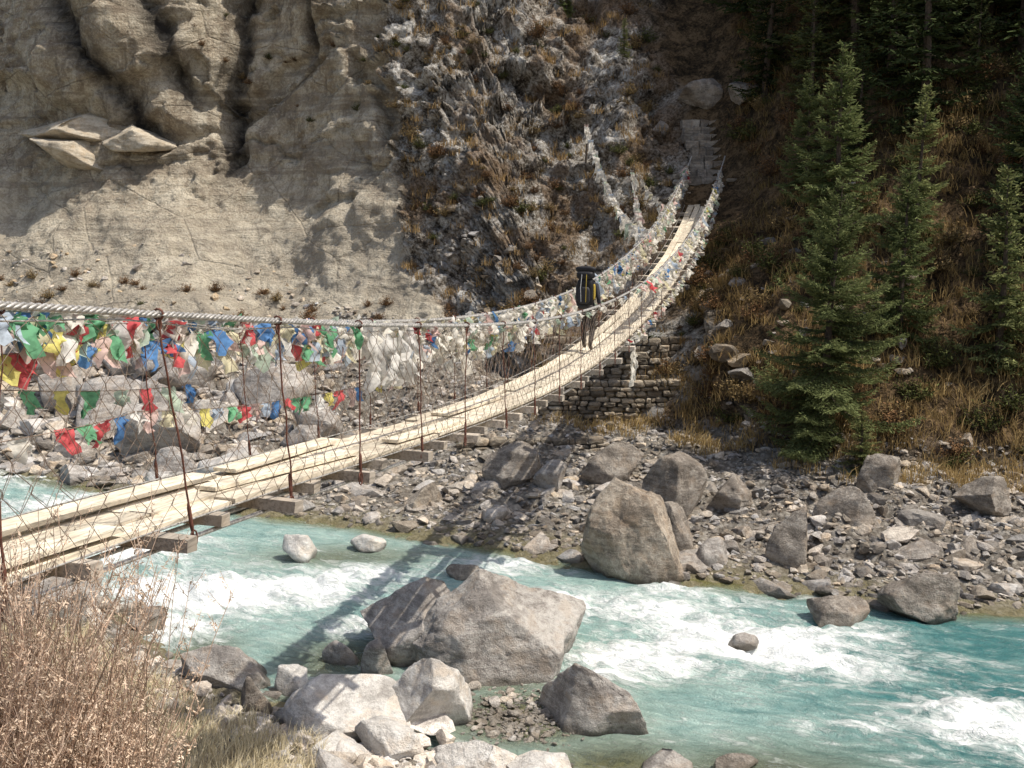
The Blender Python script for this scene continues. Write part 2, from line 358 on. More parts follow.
# ---------------------------------------------------------------- river
wx=np.concatenate([np.linspace(-120,-18,60),np.arange(-17.5,13.5,.085),np.linspace(13.7,90,60)])
wt=np.linspace(-.12,1.12,230)
wy4=np.interp(wx,K,y4); wy6=np.interp(wx,K,y6)
WY=wy4[None]+(wy6-wy4)[None]*wt[:,None]; WX=np.tile(wx,(len(wt),1))
foam=np.zeros_like(WX)
for bx,by,sx,sy,am in [(-7.3,20.2,1.6,1.2,1.2),(-6,19.9,1.9,1.2,1.3),(-4.4,20.3,1.7,1,1.1),(-6.4,18.3,1.0,.9,1.0),(-3.3,21,1.9,.7,.8),(-.3,21.6,1.4,.7,.8),(1,19.4,1.5,.8,1),(2.6,19.2,1.5,.9,1),(3.6,17.9,1.7,1.1,1.1),(4.9,17.3,1.6,1,1.2),(5.9,16.8,1.3,.8,.9),(7.4,14.8,1.2,.9,1.1),(8.3,13.8,1,.6,1),(2.2,17.0,1.5,.9,.9),(-4.2,14.7,.35,.6,1.2),(0.2,18.7,1.2,.5,.8),(1.6,16.3,1,.5,.8),(-8.6,22.6,1.5,1.2,1.1),(-12,26,2,1.3,.9),(-16,29,3,1.3,.8),(5.6,14.6,.8,.3,.6),(3.2,20.2,1,.4,.7),(-2.9,18.4,.9,.5,.7),(4.6,19.6,1,.5,.6),(6.4,18.0,1,.5,.7),(-3.4,16.0,.6,.4,.7)]:
    foam=np.maximum(foam,am*np.exp(-((WX-bx)/sx)**2-((WY-by)/sy)**2))
bedd=np.minimum((WY-wy4[None]),(wy6[None]-WY)*1.6)
shal=1-sst(-.1,1.5,bedd)
for bx,by,sx,sy,am in [(.2,14.9,1.4,1.0,1.0),(-3,17,1,.9,.8),(-5.6,17.2,.7,.8,.65),(3.4,13.3,1.8,.8,.75),(-3.8,22.3,2,.7,.6),(1.5,13.5,1.3,.8,.9),(0,16.0,2,.4,.6),(-2.6,13.6,1,.8,.9),(-3.6,15.3,1,.5,.8)]:
    shal=np.maximum(shal,am*np.exp(-((WX-bx)/sx)**2-((WY-by)/sy)**2))
shal=np.clip(shal,0,1)
deep=sst(2,9,WX-(WY-17)*.2)
WZ=np.zeros_like(WX); inner=(WX>-18)&(WX<14)
ca,sa=math.cos(.35),math.sin(.35)
for i,j in zip(*np.nonzero(inner)):
    x,y=WX[i,j],WY[i,j]; u=x*ca-y*sa; v=x*sa+y*ca
    a=.04+.19*foam[i,j]
    WZ[i,j]=a*(noise.fractal(Vector((u*.9,v*1.9,3)),.7,2.1,5)+.6*abs(noise.noise(Vector((u*2.5,v*4,0)))))
WZ-=.02*shal
idx=np.arange(WX.size).reshape(WX.shape)
wa=Acc(); wa.add(np.stack([WX,WY,WZ],-1),np.stack([idx[:-1,:-1],idx[:-1,1:],idx[1:,1:],idx[1:,:-1]],-1).reshape(-1,4))
water=wa.obj('river_water',[M_water],True)
setattr4(water,'Wat',np.stack([foam,shal,deep,np.ones_like(foam)],-1))

# ---------------------------------------------------------------- boulders
def boulder(x,y,w,d,h,rz=0,seed=1,mat=None,z=None,sub=5,sink=.5,tint=(1,1,1),cuts=15,rx=0,ry=0,planes=(),name='boulder'):
    V,F=rockshape(seed,sub,cuts,planes=planes)
    V=V*np.array([w/2,d/2,h*(1+sink)/2]); a=Acc(); a.add(V,F,tint)
    o=a.obj(name,[mat or M_rock],True)
    zb=(gz(x,y) if z is None else z); o.location=(x,y,zb+h-h*(1+sink)/2); o.rotation_euler=(rx,ry,rz)
    return o
B=[(-1.25,14.9,1.5,1.3,1.2,.9,13,M_pale,-.05),
(-2.5,14.4,1.95,1.2,.85,0.05,14,M_pale,0),(1.3,14.9,1.95,1.3,1.0,-.35,15,M_rock,-.05),(-4.75,16.1,1.6,1.0,.68,0,16,M_rock,0),
(-2.35,16.5,.55,.5,.62,.4,17,M_rock,0),(-3.65,15.8,.58,.5,.42,0,18,M_pale,0),
(4.0,24.6,1.8,1.5,1.6,.5,20,M_brown,.3),(6.15,21.5,1.1,1.0,1.3,.3,90,M_brown,.1),(7.8,22.9,1.6,1.3,1.15,-.4,22,M_brown,.3),
(7.95,19.0,1.5,1.1,.9,-.3,23,M_brown,0),(6.35,18.7,1.2,.8,.5,.2,24,M_brown,0),(-4.8,22.1,.75,.7,.6,.1,91,M_pale,0),
(-3.35,22.8,.85,.6,.35,0,26,M_pale,0),(-.55,13.3,1.25,.8,.5,.1,27,M_pale,.0),(.35,13.1,.9,.7,.42,.5,28,M_pale,-.05),(-1.75,13.7,1.1,.8,.5,-.3,29,M_pale,.1),
(-2.45,13.2,1.0,.8,.5,.3,30,M_pale,.1),(-4.05,14.9,.55,.5,.75,.3,31,M_brown,0),(0,26.6,1.6,1.1,1.0,.2,32,M_brown,.6),(2.7,26.8,1.7,1.1,.9,-.2,33,M_brown,.7),
(4.4,21.5,.75,.6,.7,.2,34,M_rock,0),(9.7,22.6,.9,.7,.6,.2,35,M_rock,.3),(10,21.3,1.1,.8,.6,.7,36,M_brown,.2),(-9.3,18.6,1.6,1.2,.9,.3,37,M_pale,.3),
(-3.4,14.6,.5,.45,.35,.3,38,M_pale,0),(1.0,26.0,.9,.7,.7,.2,39,M_rock,.6),(5.4,24.5,1.1,.9,.8,.2,40,M_brown,.5),(-6.9,18.2,.7,.6,.4,.2,41,M_brown,0),
(-1.0,20.9,.8,.5,.35,.2,42,M_brown,-.05),(3.2,13.5,.7,.4,.18,.2,43,M_brown,-.02),(2.1,13.35,.9,.6,.26,.2,44,M_rock,0),(4.2,17.6,.7,.4,.3,.2,45,M_rock,-.1),(3.6,22.6,1.2,1,1.0,.2,46,M_brown,.2),(9.0,24.4,1.3,1,.9,.1,47,M_brown,None),(11.2,23.2,1.4,1,.8,.5,48,M_brown,None),(-3.1,13.4,.6,.5,.4,.2,49,M_pale,.1),(-3.0,16.9,.7,.5,.4,.1,50,M_rock,0)]
for x,y,w,d,h,rz,s,m,z in B: boulder(x,y,w,d,h,rz,s,m,z,5 if w>1.2 else 4)
boulder(-.35,17.1,3.5,2.5,1.75,.05,11,M_rock,-.1,6,cuts=9,planes=[((.62,-.25,.75),.38),((-.8,-.3,.75),.50),((.05,-.9,.35),.55),((.9,-.2,.1),.78)])
boulder(-1.75,17.5,1.7,1.9,1.35,.4,12,M_rock,-.1,5,cuts=9,planes=[((-.6,-.2,.8),.5),((.5,-.6,.7),.6)])
boulder(2.6,21.3,2.15,1.8,2.1,.15,92,M_brown,0,6,cuts=14,tint=(1.25,1.2,1.13),planes=[((.7,-.25,.5),.60),((-.35,-.85,.2),.62),((-.9,0,.3),.75),((.35,.1,1),.62),((-.6,-.1,.8),.74)])
for i in range(34):
    x=rng.uniform(-21,-5.5); y=np.interp(x,K,y6)+rng.uniform(.3,8); w=rng.uniform(.7,2.8)
    boulder(x,y,w,w*.8,w*rng.uniform(.4,.65),rng.uniform(0,3),100+i,[M_rock,M_pale,M_rock][i%3],None,4)
for i in range(16):
    x=rng.uniform(-16,-7.5); y=np.interp(x,K,y4)-rng.uniform(0,3); w=rng.uniform(.5,1.6)
    boulder(x,y,w,w*.8,w*rng.uniform(.4,.65),rng.uniform(0,3),140+i,[M_rock,M_pale][i%2],None,4)
for x,z,w,h,ry,s in [(-20.5,10.9,7.5,1.3,.05,70),(-20.2,9.6,5.6,1.3,.24,71),(-17.6,10.4,3.6,1.1,.12,72)]:
    boulder(x,gy(x,z)+.9,w,4,h,0,s,M_sandrock,z,5,.3,ry=ry,name='rock_slab')

TPL=[rockshape(500+i,2,12,.05,.35,.8) for i in range(8)]
def scatter(acc,P,S,flatn=.6,col0=.5,col1=1.2,warm=.06):
    P=np.asarray(P); n=len(P); ch=rng.integers(0,len(TPL),n)
    for t in range(len(TPL)):
        ii=np.nonzero(ch==t)[0]
        if not len(ii): continue
        V,F=TPL[t]; m=len(ii)
        sc=np.stack([S[ii]*rng.uniform(.8,1.5,m),S[ii]*rng.uniform(.6,1,m),S[ii]*flatn*rng.uniform(.6,1.3,m)],-1)*.5
        a=rng.uniform(0,6.28,m); W=V[None]*sc[:,None]
        b=rng.uniform(-.5,.5,m)[:,None]; y=W[...,1]*np.cos(b)-W[...,2]*np.sin(b); zz=W[...,1]*np.sin(b)+W[...,2]*np.cos(b); x=W[...,0]
        ca,sa=np.cos(a)[:,None],np.sin(a)[:,None]
        W=np.stack([x*ca-y*sa,x*sa+y*ca,zz],-1)+P[ii][:,None]
        g=rng.uniform(col0,col1,m)[:,None]; w=rng.uniform(-warm*.3,warm,m)[:,None]
        C=np.repeat(np.concatenate([g*(1+w),g,g*(1-w*1.5)],1),len(V),0)
        FF=(F[None]+(np.arange(m)*len(V))[:,None,None]).reshape(-1,3)
        acc.add(W.reshape(-1,3),FF,C)
Tf=TT.ravel(); Xf=GX.ravel()
def pick(mask,n):
    ii=np.nonzero(mask)[0]; ii=rng.choice(ii,n); return P2[ii]+rng.uniform(-.08,.08,(n,3))*np.array([1,1,0]),ii
a=Acc()
p,_=pick((Tf>6.0)&(Tf<8.1)&(Xf>-7)&(Xf<15),13000); scatter(a,p,rng.gamma(1.5,.055,13000)+.04,col0=.45,col1=1.35,warm=.11)
p,_=pick((Tf>5.9)&(Tf<7.1)&(Xf>-16)&(Xf<15),900); scatter(a,p,rng.gamma(1.8,.12,900)+.10,col0=.5,col1=1.4,warm=.09)
p,_=pick((Tf>6.0)&(Tf<7.6)&(Xf>-24)&(Xf<-6),3000); scatter(a,p,rng.gamma(1.6,.14,3000)+.08,col0=.6,col1=1.5,warm=.12)
p,_=pick((Tf>7.5)&(Tf<8.5)&(Xf>-24)&(Xf<-6),450); scatter(a,p,rng.gamma(1.3,.07,450)+.04,col0=.9,col1=1.5,warm=.2)
p,_=pick((Tf>7.7)&(Tf<9.5)&(Xf>-3)&(Xf<12),300); scatter(a,p,rng.gamma(1.3,.16,300)+.08,col0=.5,col1=1.1,warm=.15)
a.obj('river_gravel',[M_rock])
a=Acc()
p,_=pick((Tf>3.2)&(Tf<4.3)&(Xf>-3.2)&(Xf<4),2200); scatter(a,p,rng.gamma(1.5,.08,2200)+.05,col0=1,col1=2)
p,_=pick((Tf>3.75)&(Tf<4.3)&(Xf>-12)&(Xf<4),1200); scatter(a,p,rng.gamma(1.8,.07,1200)+.05,col0=.9,col1=1.9)
p,_=pick((Tf>3.8)&(Tf<4.6)&(Xf>-1.5)&(Xf<4),900); scatter(a,p,rng.gamma(1.8,.05,900)+.04,col0=.9,col1=1.7)
n=1800; p=np.c_[rng.normal(.15,.5,n),rng.normal(15.0,.45,n),rng.uniform(-.09,.03,n)]; scatter(a,p,rng.gamma(1.5,.03,n)+.03,col0=1.4,col1=2.2)
for k in range(16):
    p=np.array([[rng.uniform(-3.6,-.6),rng.uniform(12.9,14.4),.15]]); scatter(a,p,np.array([rng.uniform(.35,.6)]),col0=1.8,col1=2.1)
a.obj('shore_pebbles',[M_rock])
print('rocks',time.time()-T0)

# ---------------------------------------------------------------- bridge
dk=np.polyfit([3.5,5.6,7.06,8.5,10.15,11.7,15.1,19,22.1,25.9,30,35.2,39.4,41],[5.93,5.8,5.68,5.56,5.40,5.22,4.87,4.72,4.72,4.92,5.4,6.35,7.6,8.2],5)
def deckz(Y): return np.polyval(dk,Y)
DX,DY=.299,.954
def Bp(Y,off=0,dz=0):
    Y=np.asarray(Y,float); return np.stack([-5.27+.3133*Y+off*DY,Y-off*DX,deckz(Y)+dz],-1)
def railh(Y): return np.interp(Y,[3,5.6,7,8.5,10,15,25,35,41],[1.75,1.64,1.55,1.48,1.43,1.33,1.18,1.1,1.15])
bridge=empty('suspension_bridge')
Y0,Y1=2.8,41.2
a=Acc()
def plank(acc,Ya,Yb,off,w,th,dz,skew=0,col=(.5,.42,.32)):
    n=max(2,int((Yb-Ya)/.35)+1); Y=np.linspace(Ya,Yb,n); o=off+np.linspace(-skew,skew,n)
    R=[]
    for dx,dh in [(-w/2,0),(w/2,0),(w/2,-th),(-w/2,-th)]: R.append(Bp(Y,o+dx,dz+dh))
    V=np.stack(R,1).reshape(-1,3); F=[]
    for i in range(n-1):
        for j in range(4): F.append([i*4+j,i*4+(j+1)%4,i*4+4+(j+1)%4,i*4+4+j])
    F.append([3,2,1,0]); b=(n-1)*4; F.append([b,b+1,b+2,b+3]); acc.add(V,F,col)
lanes=4; lw=.235
for j in range(lanes):
    Y=Y0-rng.uniform(0,1.5)
    while Y<Y1:
        L=rng.uniform(1.6,3.0); g=rng.uniform(.72,1.12); c=np.array([.69,.61,.48])*g
        plank(a,max(Y,Y0),min(Y+L,Y1+.2),-.355+j*lw+rng.uniform(-.02,.02),lw-rng.uniform(.008,.04),.04,rng.uniform(-.008,.03),rng.uniform(-.02,.02),c); Y+=L+.012
for (Ya,Yb,off,w,sk) in [(8.3,10.6,.18,.2,.07),(9.1,11.3,-.3,.24,-.05),(6.3,8.8,-.28,.25,.03),(11.5,13.6,.3,.2,.02),(14,16.2,-.1,.25,.04),(5.2,6.9,.3,.22,.05)]:
    plank(a,Ya,Yb,off,w,.035,.07,sk,(.73,.65,.51))
a.obj('deck_planks',[M_wood],parent=bridge)
a=Acc()
ys=5.68+1.46*np.arange(-1,25); ys=ys[ys<41]
for Y in np.concatenate([ys,ys+.73]):
    if Y>41: continue
    main=np.any(np.abs(ys-Y)<.01)
    sl=math.atan(np.polyval(np.polyder(dk),Y)*DY); c=Bp(Y,rng.uniform(-.05,.05),-.085)
    box(a,c,(1.5+rng.uniform(-.05,.12) if main else 1.15+rng.uniform(-.1,.25),.13,.1),Euler((sl,0,-math.atan2(DX,DY)+rng.uniform(-.06,.06))),np.array([.42,.37,.31])*rng.uniform(.7,1.3),0,.008)
a.obj('cross_beams',[M_wood],parent=bridge)
YY=np.arange(Y0-.5,Y1+.3,.35)
a=Acc()
for off,r in [(-.5,.018),(-.25,.018),(.25,.018),(.5,.018)]: tube(a,Bp(YY,off,-.16),r,6)
Yf=np.arange(Y0-1.5,Y1+.6,.03)
for side in(-1,1):
    for k in range(4):
        ph=Yf*2*math.pi/.21+k*math.pi/2; P=Bp(Yf,side*.66+.015*np.cos(ph),railh(Yf)+.015*np.sin(ph)); tube(a,P,.012,5)
    tube(a,Bp(YY,side*.64,railh(YY)-.07+.02*np.sin(YY*3)),.006,5)
    tube(a,Bp(YY,side*.6,.02),.008,5)
a.obj('cables',[M_steel],True,bridge)
a=Acc()
for Y in ys:
    for side in(-1,1):
        rh=railh(Y); top=Bp(Y+rng.uniform(-.03,.03),side*.66,rh); bot=Bp(Y+rng.uniform(-.2,.2),side*.7,-.12)
        rr=.0075 if side>0 else .0055
        t=np.linspace(0,1,9)[:,None]; P=top+(bot-top)*t; P[1:-1]+=rng.normal(0,.007,(7,3)); tube(a,P,rr,6)
        ang=np.linspace(0,2*math.pi*.95,11); hk=top+np.outer(np.cos(ang)*.038,[DY,-DX,0])+np.outer(np.sin(ang)*.038,[0,0,1]); tube(a,hk,.009,5)
        ang=np.linspace(0,2*math.pi,9); l2=top+np.array([0,0,-.07])+np.outer(np.cos(ang)*.025,[DX,DY,0])+np.outer(np.sin(ang)*.04,[0,0,1]); tube(a,l2,.008,5)
        q=top+(bot-top)*np.array([[.82],[.84],[.93],[.96]]); tube(a,q,[.008,.015,.015,.008],7)
        ang=np.linspace(0,2*math.pi,9); l3=bot+np.outer(np.cos(ang)*.04,[DX,DY,0])+np.outer(np.sin(ang)*.065,[0,0,1])+np.array([0,0,.03]); tube(a,l3,.007,5)
a.obj('hanger_rods',[M_rust],True,bridge)
a=Acc()
for side in(-1,1):
    w=.125
    n=int((Y1-Y0)/w); rows=9
    for i in range(n):
        Yc=Y0+i*w; sg=1 if i%2==0 else -1; pts=[]
        for r in range(rows+1):
            s=1 if r%2==0 else -1
            pts+= [(r/rows+.02,s),( (r+.45)/rows,s)]
        hh=np.array([min(p[0],1) for p in pts]); sgn=np.array([p[1] for p in pts])*sg
        Yv=Yc+sgn*w*.46; wobn=.05*np.sin(Yv*1.7+hh*4)+.03*np.sin(Yv*4.1+hh*9+side)+.016*np.sin(i*12.9898+np.arange(len(hh))*4.1)
        rh=railh(Yv)-.03; hw=hh+.02*np.sin(Yv*3.3+hh*7)*hh*(1-hh)*4
        P=Bp(Yv+wobn,side*(.6+.06*hh)+.07*np.sin(Yv*2.3+hh*3.)*(1-hh)*hh*3,-.03+rh*hw)
        tube(a,P,.0028 if Yc<14 else .0032,3)
a.obj('wire_netting',[M_wire],True,bridge)

# ---------------------------------------------------------------- prayer flags
fl=Acc()
PAL=[(.86,.84,.80),(.84,.76,.26),(.22,.52,.30),(.74,.15,.16),(.15,.32,.62)]
PAL2=[(.90,.86,.78),(.84,.78,.56),(.56,.66,.54),(.80,.60,.55),(.56,.64,.74),(.68,.63,.55)]
def flag(acc,p,d,w,h,col,amp=.05,tilt=0):
    d=np.array(d)/np.linalg.norm(d); nrm=np.cross(d,[0,0,1]); nrm/=np.linalg.norm(nrm)+1e-9
    down=np.array([0,0,-1.])+nrm*tilt+d*rng.uniform(-.5,.5); down/=np.linalg.norm(down)
    n=6; u=np.linspace(0,1,n); U,Vv=np.meshgrid(u,u)
    ph=rng.uniform(0,6.28,3); fr=rng.uniform(.7,1.3)
    wv=amp*(np.sin(U*7*fr+ph[0]+Vv*3)*(Vv+.15)+.6*np.sin(U*13+ph[1])*Vv+.4*np.sin(Vv*9+ph[2]))
    shr=1-.35*Vv*rng.uniform(0,1.8)
    P=np.array(p)+((U-.5)*shr*w)[...,None]*d+(Vv*h*(1+.22*np.sin(U*5+ph[0])))[...,None]*down+wv[...,None]*nrm
    P[...,2]+=.05*np.sin(U*6+ph[2])*Vv
    P+=rng.normal(0,.008,P.shape)
    i=np.arange(n*n).reshape(n,n); F=np.stack([i[:-1,:-1],i[:-1,1:],i[1:,1:],i[1:,:-1]],-1).reshape(-1,4)
    acc.add(P.reshape(-1,3),F,col)
D3=np.array([DX,DY,0])
def railflags(Ya,Yb,side,dens,hfun,size,fadef,inten=.05,outw=.0,var=.35):
    Y=Ya;i=0
    while Y<Yb:
        dz=hfun(Y); p=Bp(Y,side*(.66+outw+rng.uniform(-.04,.05)),dz+rng.uniform(-.03,.02)); s=size*rng.uniform(.5,1.3)
        k=fadef(Y); j=rng.integers(0,5)
        col=np.array(PAL[j]) if rng.random()>k else np.array(PAL2[rng.integers(0,6) if rng.random()<.5 else 0])
        col=col*rng.uniform(.8,1.05)
        flag(fl,p,D3+rng.normal(0,var,3)*np.array([1,1,.6]),s*rng.uniform(.7,1.2),s*rng.uniform(.6,1.3),col,inten,side*rng.uniform(-.3,.9)); Y+=rng.uniform(.5,1.5)/dens; i+=1
ff=lambda Y: np.interp(Y,[5,8,10,12,20,40],[.3,.42,.62,.84,.92,.93])
st=Acc()
def garland(Ya,Yb,h0,h1,sag,dens,size,k,off=-.72):
    n=int((Yb-Ya)*dens); t=np.linspace(0,1,n); Y=Ya+(Yb-Ya)*t
    P=Bp(Y,off+.05*np.sin(t*9),h0+(h1-h0)*t-sag*4*t*(1-t)); tube(st,P,.004,4)
    for i in range(n):
        if rng.random()<.08: continue
        c=np.array((PAL if rng.random()>k else PAL2)[rng.integers(0,5)])*rng.uniform(.85,1.05)
        flag(fl,P[i],P[min(i+1,n-1)]-P[max(i-1,0)]+rng.normal(0,.12,3)*(DX*.1,.1,.05),size*rng.uniform(.85,1.2),size*rng.uniform(.6,1.1),c,.045,rng.uniform(-.2,.6))
for Ya,Yb,h0,h1,sag in [(4.6,7.6,1.55,1.5,.14),(5.6,8.6,1.5,1.42,.26),(7.2,9.8,1.45,1.38,.16),(8.2,11.0,1.42,1.36,.24),(9.6,12.6,1.38,1.34,.18),(11.2,14.2,1.36,1.3,.22)]:
    garland(Ya,Yb,h0,h1,sag,6.5,.24,ff((Ya+Yb)/2),-.70)
garland(4.8,8.6,.60,.62,.08,5,.19,.3,-.80); garland(8.6,14,.62,.58,.1,4.5,.18,.4,-.80)
garland(5.4,9.4,1.25,.80,.12,3.6,.19,.4,-.85)
railflags(5.0,13,-1,12,lambda Y: railh(Y)-.01,.27,ff,.06)
railflags(11,41,-1,15,lambda Y: railh(Y)-.01,.25,ff,.07)
railflags(11.5,41,-1,12,lambda Y: railh(Y)-.18,.26,ff,.07,.02)
railflags(13.5,41,-1,9,lambda Y: railh(Y)-.38,.25,ff,.07,.02)
railflags(16,41,-1,5,lambda Y: railh(Y)-.58,.22,ff,.07,.02)
railflags(24.5,40.5,1,11,lambda Y: railh(Y)-.01,.21,ff,.06)
railflags(26,40.5,1,7,lambda Y: railh(Y)-.3,.2,ff,.06)
railflags(10,24,1,2.2,lambda Y: railh(Y)-.01,.11,ff,.04)
railflags(23,40,1,6,lambda Y: .1,.13,ff,.05)
for i in range(18): 
    Y=13.3+rng.normal(0,.3); flag(fl,Bp(Y,-.6,railh(Y)-rng.uniform(0,.4)),D3+rng.normal(0,.5,3)*[1,1,.3],.26,.46,np.array(PAL[0])*rng.uniform(.8,1),.09,.2)
for Y in (23.4,23.7): 
    for k in range(3): flag(fl,Bp(Y,.72,-.1-k*.28),D3+rng.normal(0,.4,3)*[1,1,.2],.14,.32,PAL2[0],.04)
pole_top=[]
poles=[(3.0,42.6,11.0),(4.9,43.4,10.0)]
pa=Acc()
for i,(x,y,zt) in enumerate(poles):
    z=gz(x,y); tube(pa,[(x,y,z-.3),(x+.03,y,(z+zt)/2),(x,y,zt+.1)],[.05,.04,.03],6); pole_top.append(np.array([x,y,zt]))
def fstring(p0,p1,sag,dens,size):
    L=np.linalg.norm(np.array(p1)-np.array(p0)); n=int(L*dens); t=np.linspace(0,1,max(n,12))
    P=np.array(p0)+(np.array(p1)-np.array(p0))*t[:,None]; P[:,2]-=sag*4*t*(1-t); tube(st,P,.006,4)
    for k in range(len(t)):
        if rng.random()<.2: continue
        flag(fl,P[k],np.array([1,.2,0])+rng.normal(0,.6,3)*[1,1,.4],size*rng.uniform(.6,1.2),size*rng.uniform(.8,2.0),np.array(PAL2[rng.integers(0,6) if k%3==0 else 0])*rng.uniform(.85,1.05),.05,rng.uniform(-.3,.5))
fstring(pole_top[0],Bp(32,-.7,railh(32)),.7,5.5,.25)
fstring(pole_top[0],Bp(33.2,-.7,railh(33.2)),1.0,3.5,.2)
fstring(pole_top[1],Bp(32.4,-.7,railh(32.4)),.6,4.5,.23)
fstring(pole_top[1],Bp(36.5,-.7,railh(36.5)),.5,3,.2)
pf=empty('prayer_flags')
fl.obj('flags',[M_flag],True,pf); st.obj('strings',[M_wire],True,pf); pa.obj('flag_poles',[M_bark],True,pf)
print('bridge',time.time()-T0)

# ---------------------------------------------------------------- dry stone walls, abutments, steps
SB=[]
for i in range(6):
    V,F=ico(2); V=np.sign(V)*np.abs(V)**.42; r=np.random.default_rng(i+50); V+=r.normal(0,.05,V.shape); V/=np.abs(V).max(0); SB.append((V,F))
def stonerow(acc,org,dirv,L,nrmv,H,rowh=.16,depth=.4,batter=.12):
    dirv=np.array(dirv,float); nrmv=np.array(nrmv,float); z=0; up=np.array([0,0,1.])
    while z<H:
        h=rowh*rng.uniform(.6,1.4); x=rng.uniform(-.25,0); Lr=L+rng.uniform(-.3,.3)
        while x<Lr:
            l=rng.uniform(.14,.55); V,F=SB[rng.integers(6)]
            W=(V[:,:1]*l*.5)*dirv+(V[:,1:2]*depth*.5)*nrmv+(V[:,2:]*h*rng.uniform(.42,.56))*up+dirv*V[:,2:]*rng.uniform(-.03,.03)
            c=np.array(org)+dirv*(x+l/2)+nrmv*(rng.uniform(-.09,.09)+batter*z)+up*(z+h/2+rng.uniform(-.015,.015)+.05*math.sin(x*1.3+z))
            g=rng.uniform(.5,1.6); acc.add(W+c,F,(g*1.04,g,g*.9)); x+=l
        z+=h
a=Acc(); stonerow(a,(.9,32.0,.7),(1,0,0),5.0,(0,1,0),1.6); stonerow(a,(1.3,32.9,2.1),(.99,.1,0),4.7,(0,1,0),1.4); 
a.obj('stone_wall',[M_brown])
a=Acc(); stonerow(a,(-1.5,28.6,.55),(.97,.2,0),4.0,(0,1,0),.6,.15); a.obj('stone_wall',[M_brown])
a=Acc()
e=Bp(41.0); 
stonerow(a,(e[0]-1.05,e[1]+.1,e[2]-2.2),(DY,-DX,0),2.1,(DX,DY,0),2.1,.18,.6,.05)
for s in(-1,1): stonerow(a,Bp(40.9,s*1.0,-.4),(DX,DY,0),3.0,(DY,-DX,0),1.0,.17,.45,0)
a.obj('bridge_abutment',[M_rock])
a=Acc(); s=Bp(2.6); stonerow(a,(s[0]-1.1,s[1]+.25,4.4),(DY,-DX,0),2.1,(-DX,-DY,0),1.4,.18,.8,.0); stonerow(a,(s[0]-1.1,s[1]-.6,4.4),(DY,-DX,0),2.1,(-DX,-DY,0),1.4,.18,.8,.0)
a.obj('bridge_abutment',[M_rock])
a=Acc()
for i in range(9):
    x=e[0]+.03*i+.2*math.sin(i*.5); y=e[1]+.35+.30*i; z=max(gz(x,y),e[2]-.05+.05*i)
    xx=-.72+rng.uniform(-.1,.1)
    while xx<.7:
        wd=rng.uniform(.25,.6); box(a,(x+xx+wd/2,y+rng.uniform(-.06,.06),z+rng.uniform(-.03,.03)),(wd*.95,.42,.34),Euler((0,0,rng.uniform(-.15,.15))),np.array([1,.95,.88])*rng.uniform(.6,1.05),0,.04); xx+=wd
a.obj('stone_steps',[M_rock])
for x,y,w,h,s in [(6.2,44.2,1.0,.5,61),(9.3,42.8,1.5,.7,62),(8.0,44.6,1.9,.9,63)]:
    boulder(x,y,w,w*.8,h,s,s,M_brown,None,4)

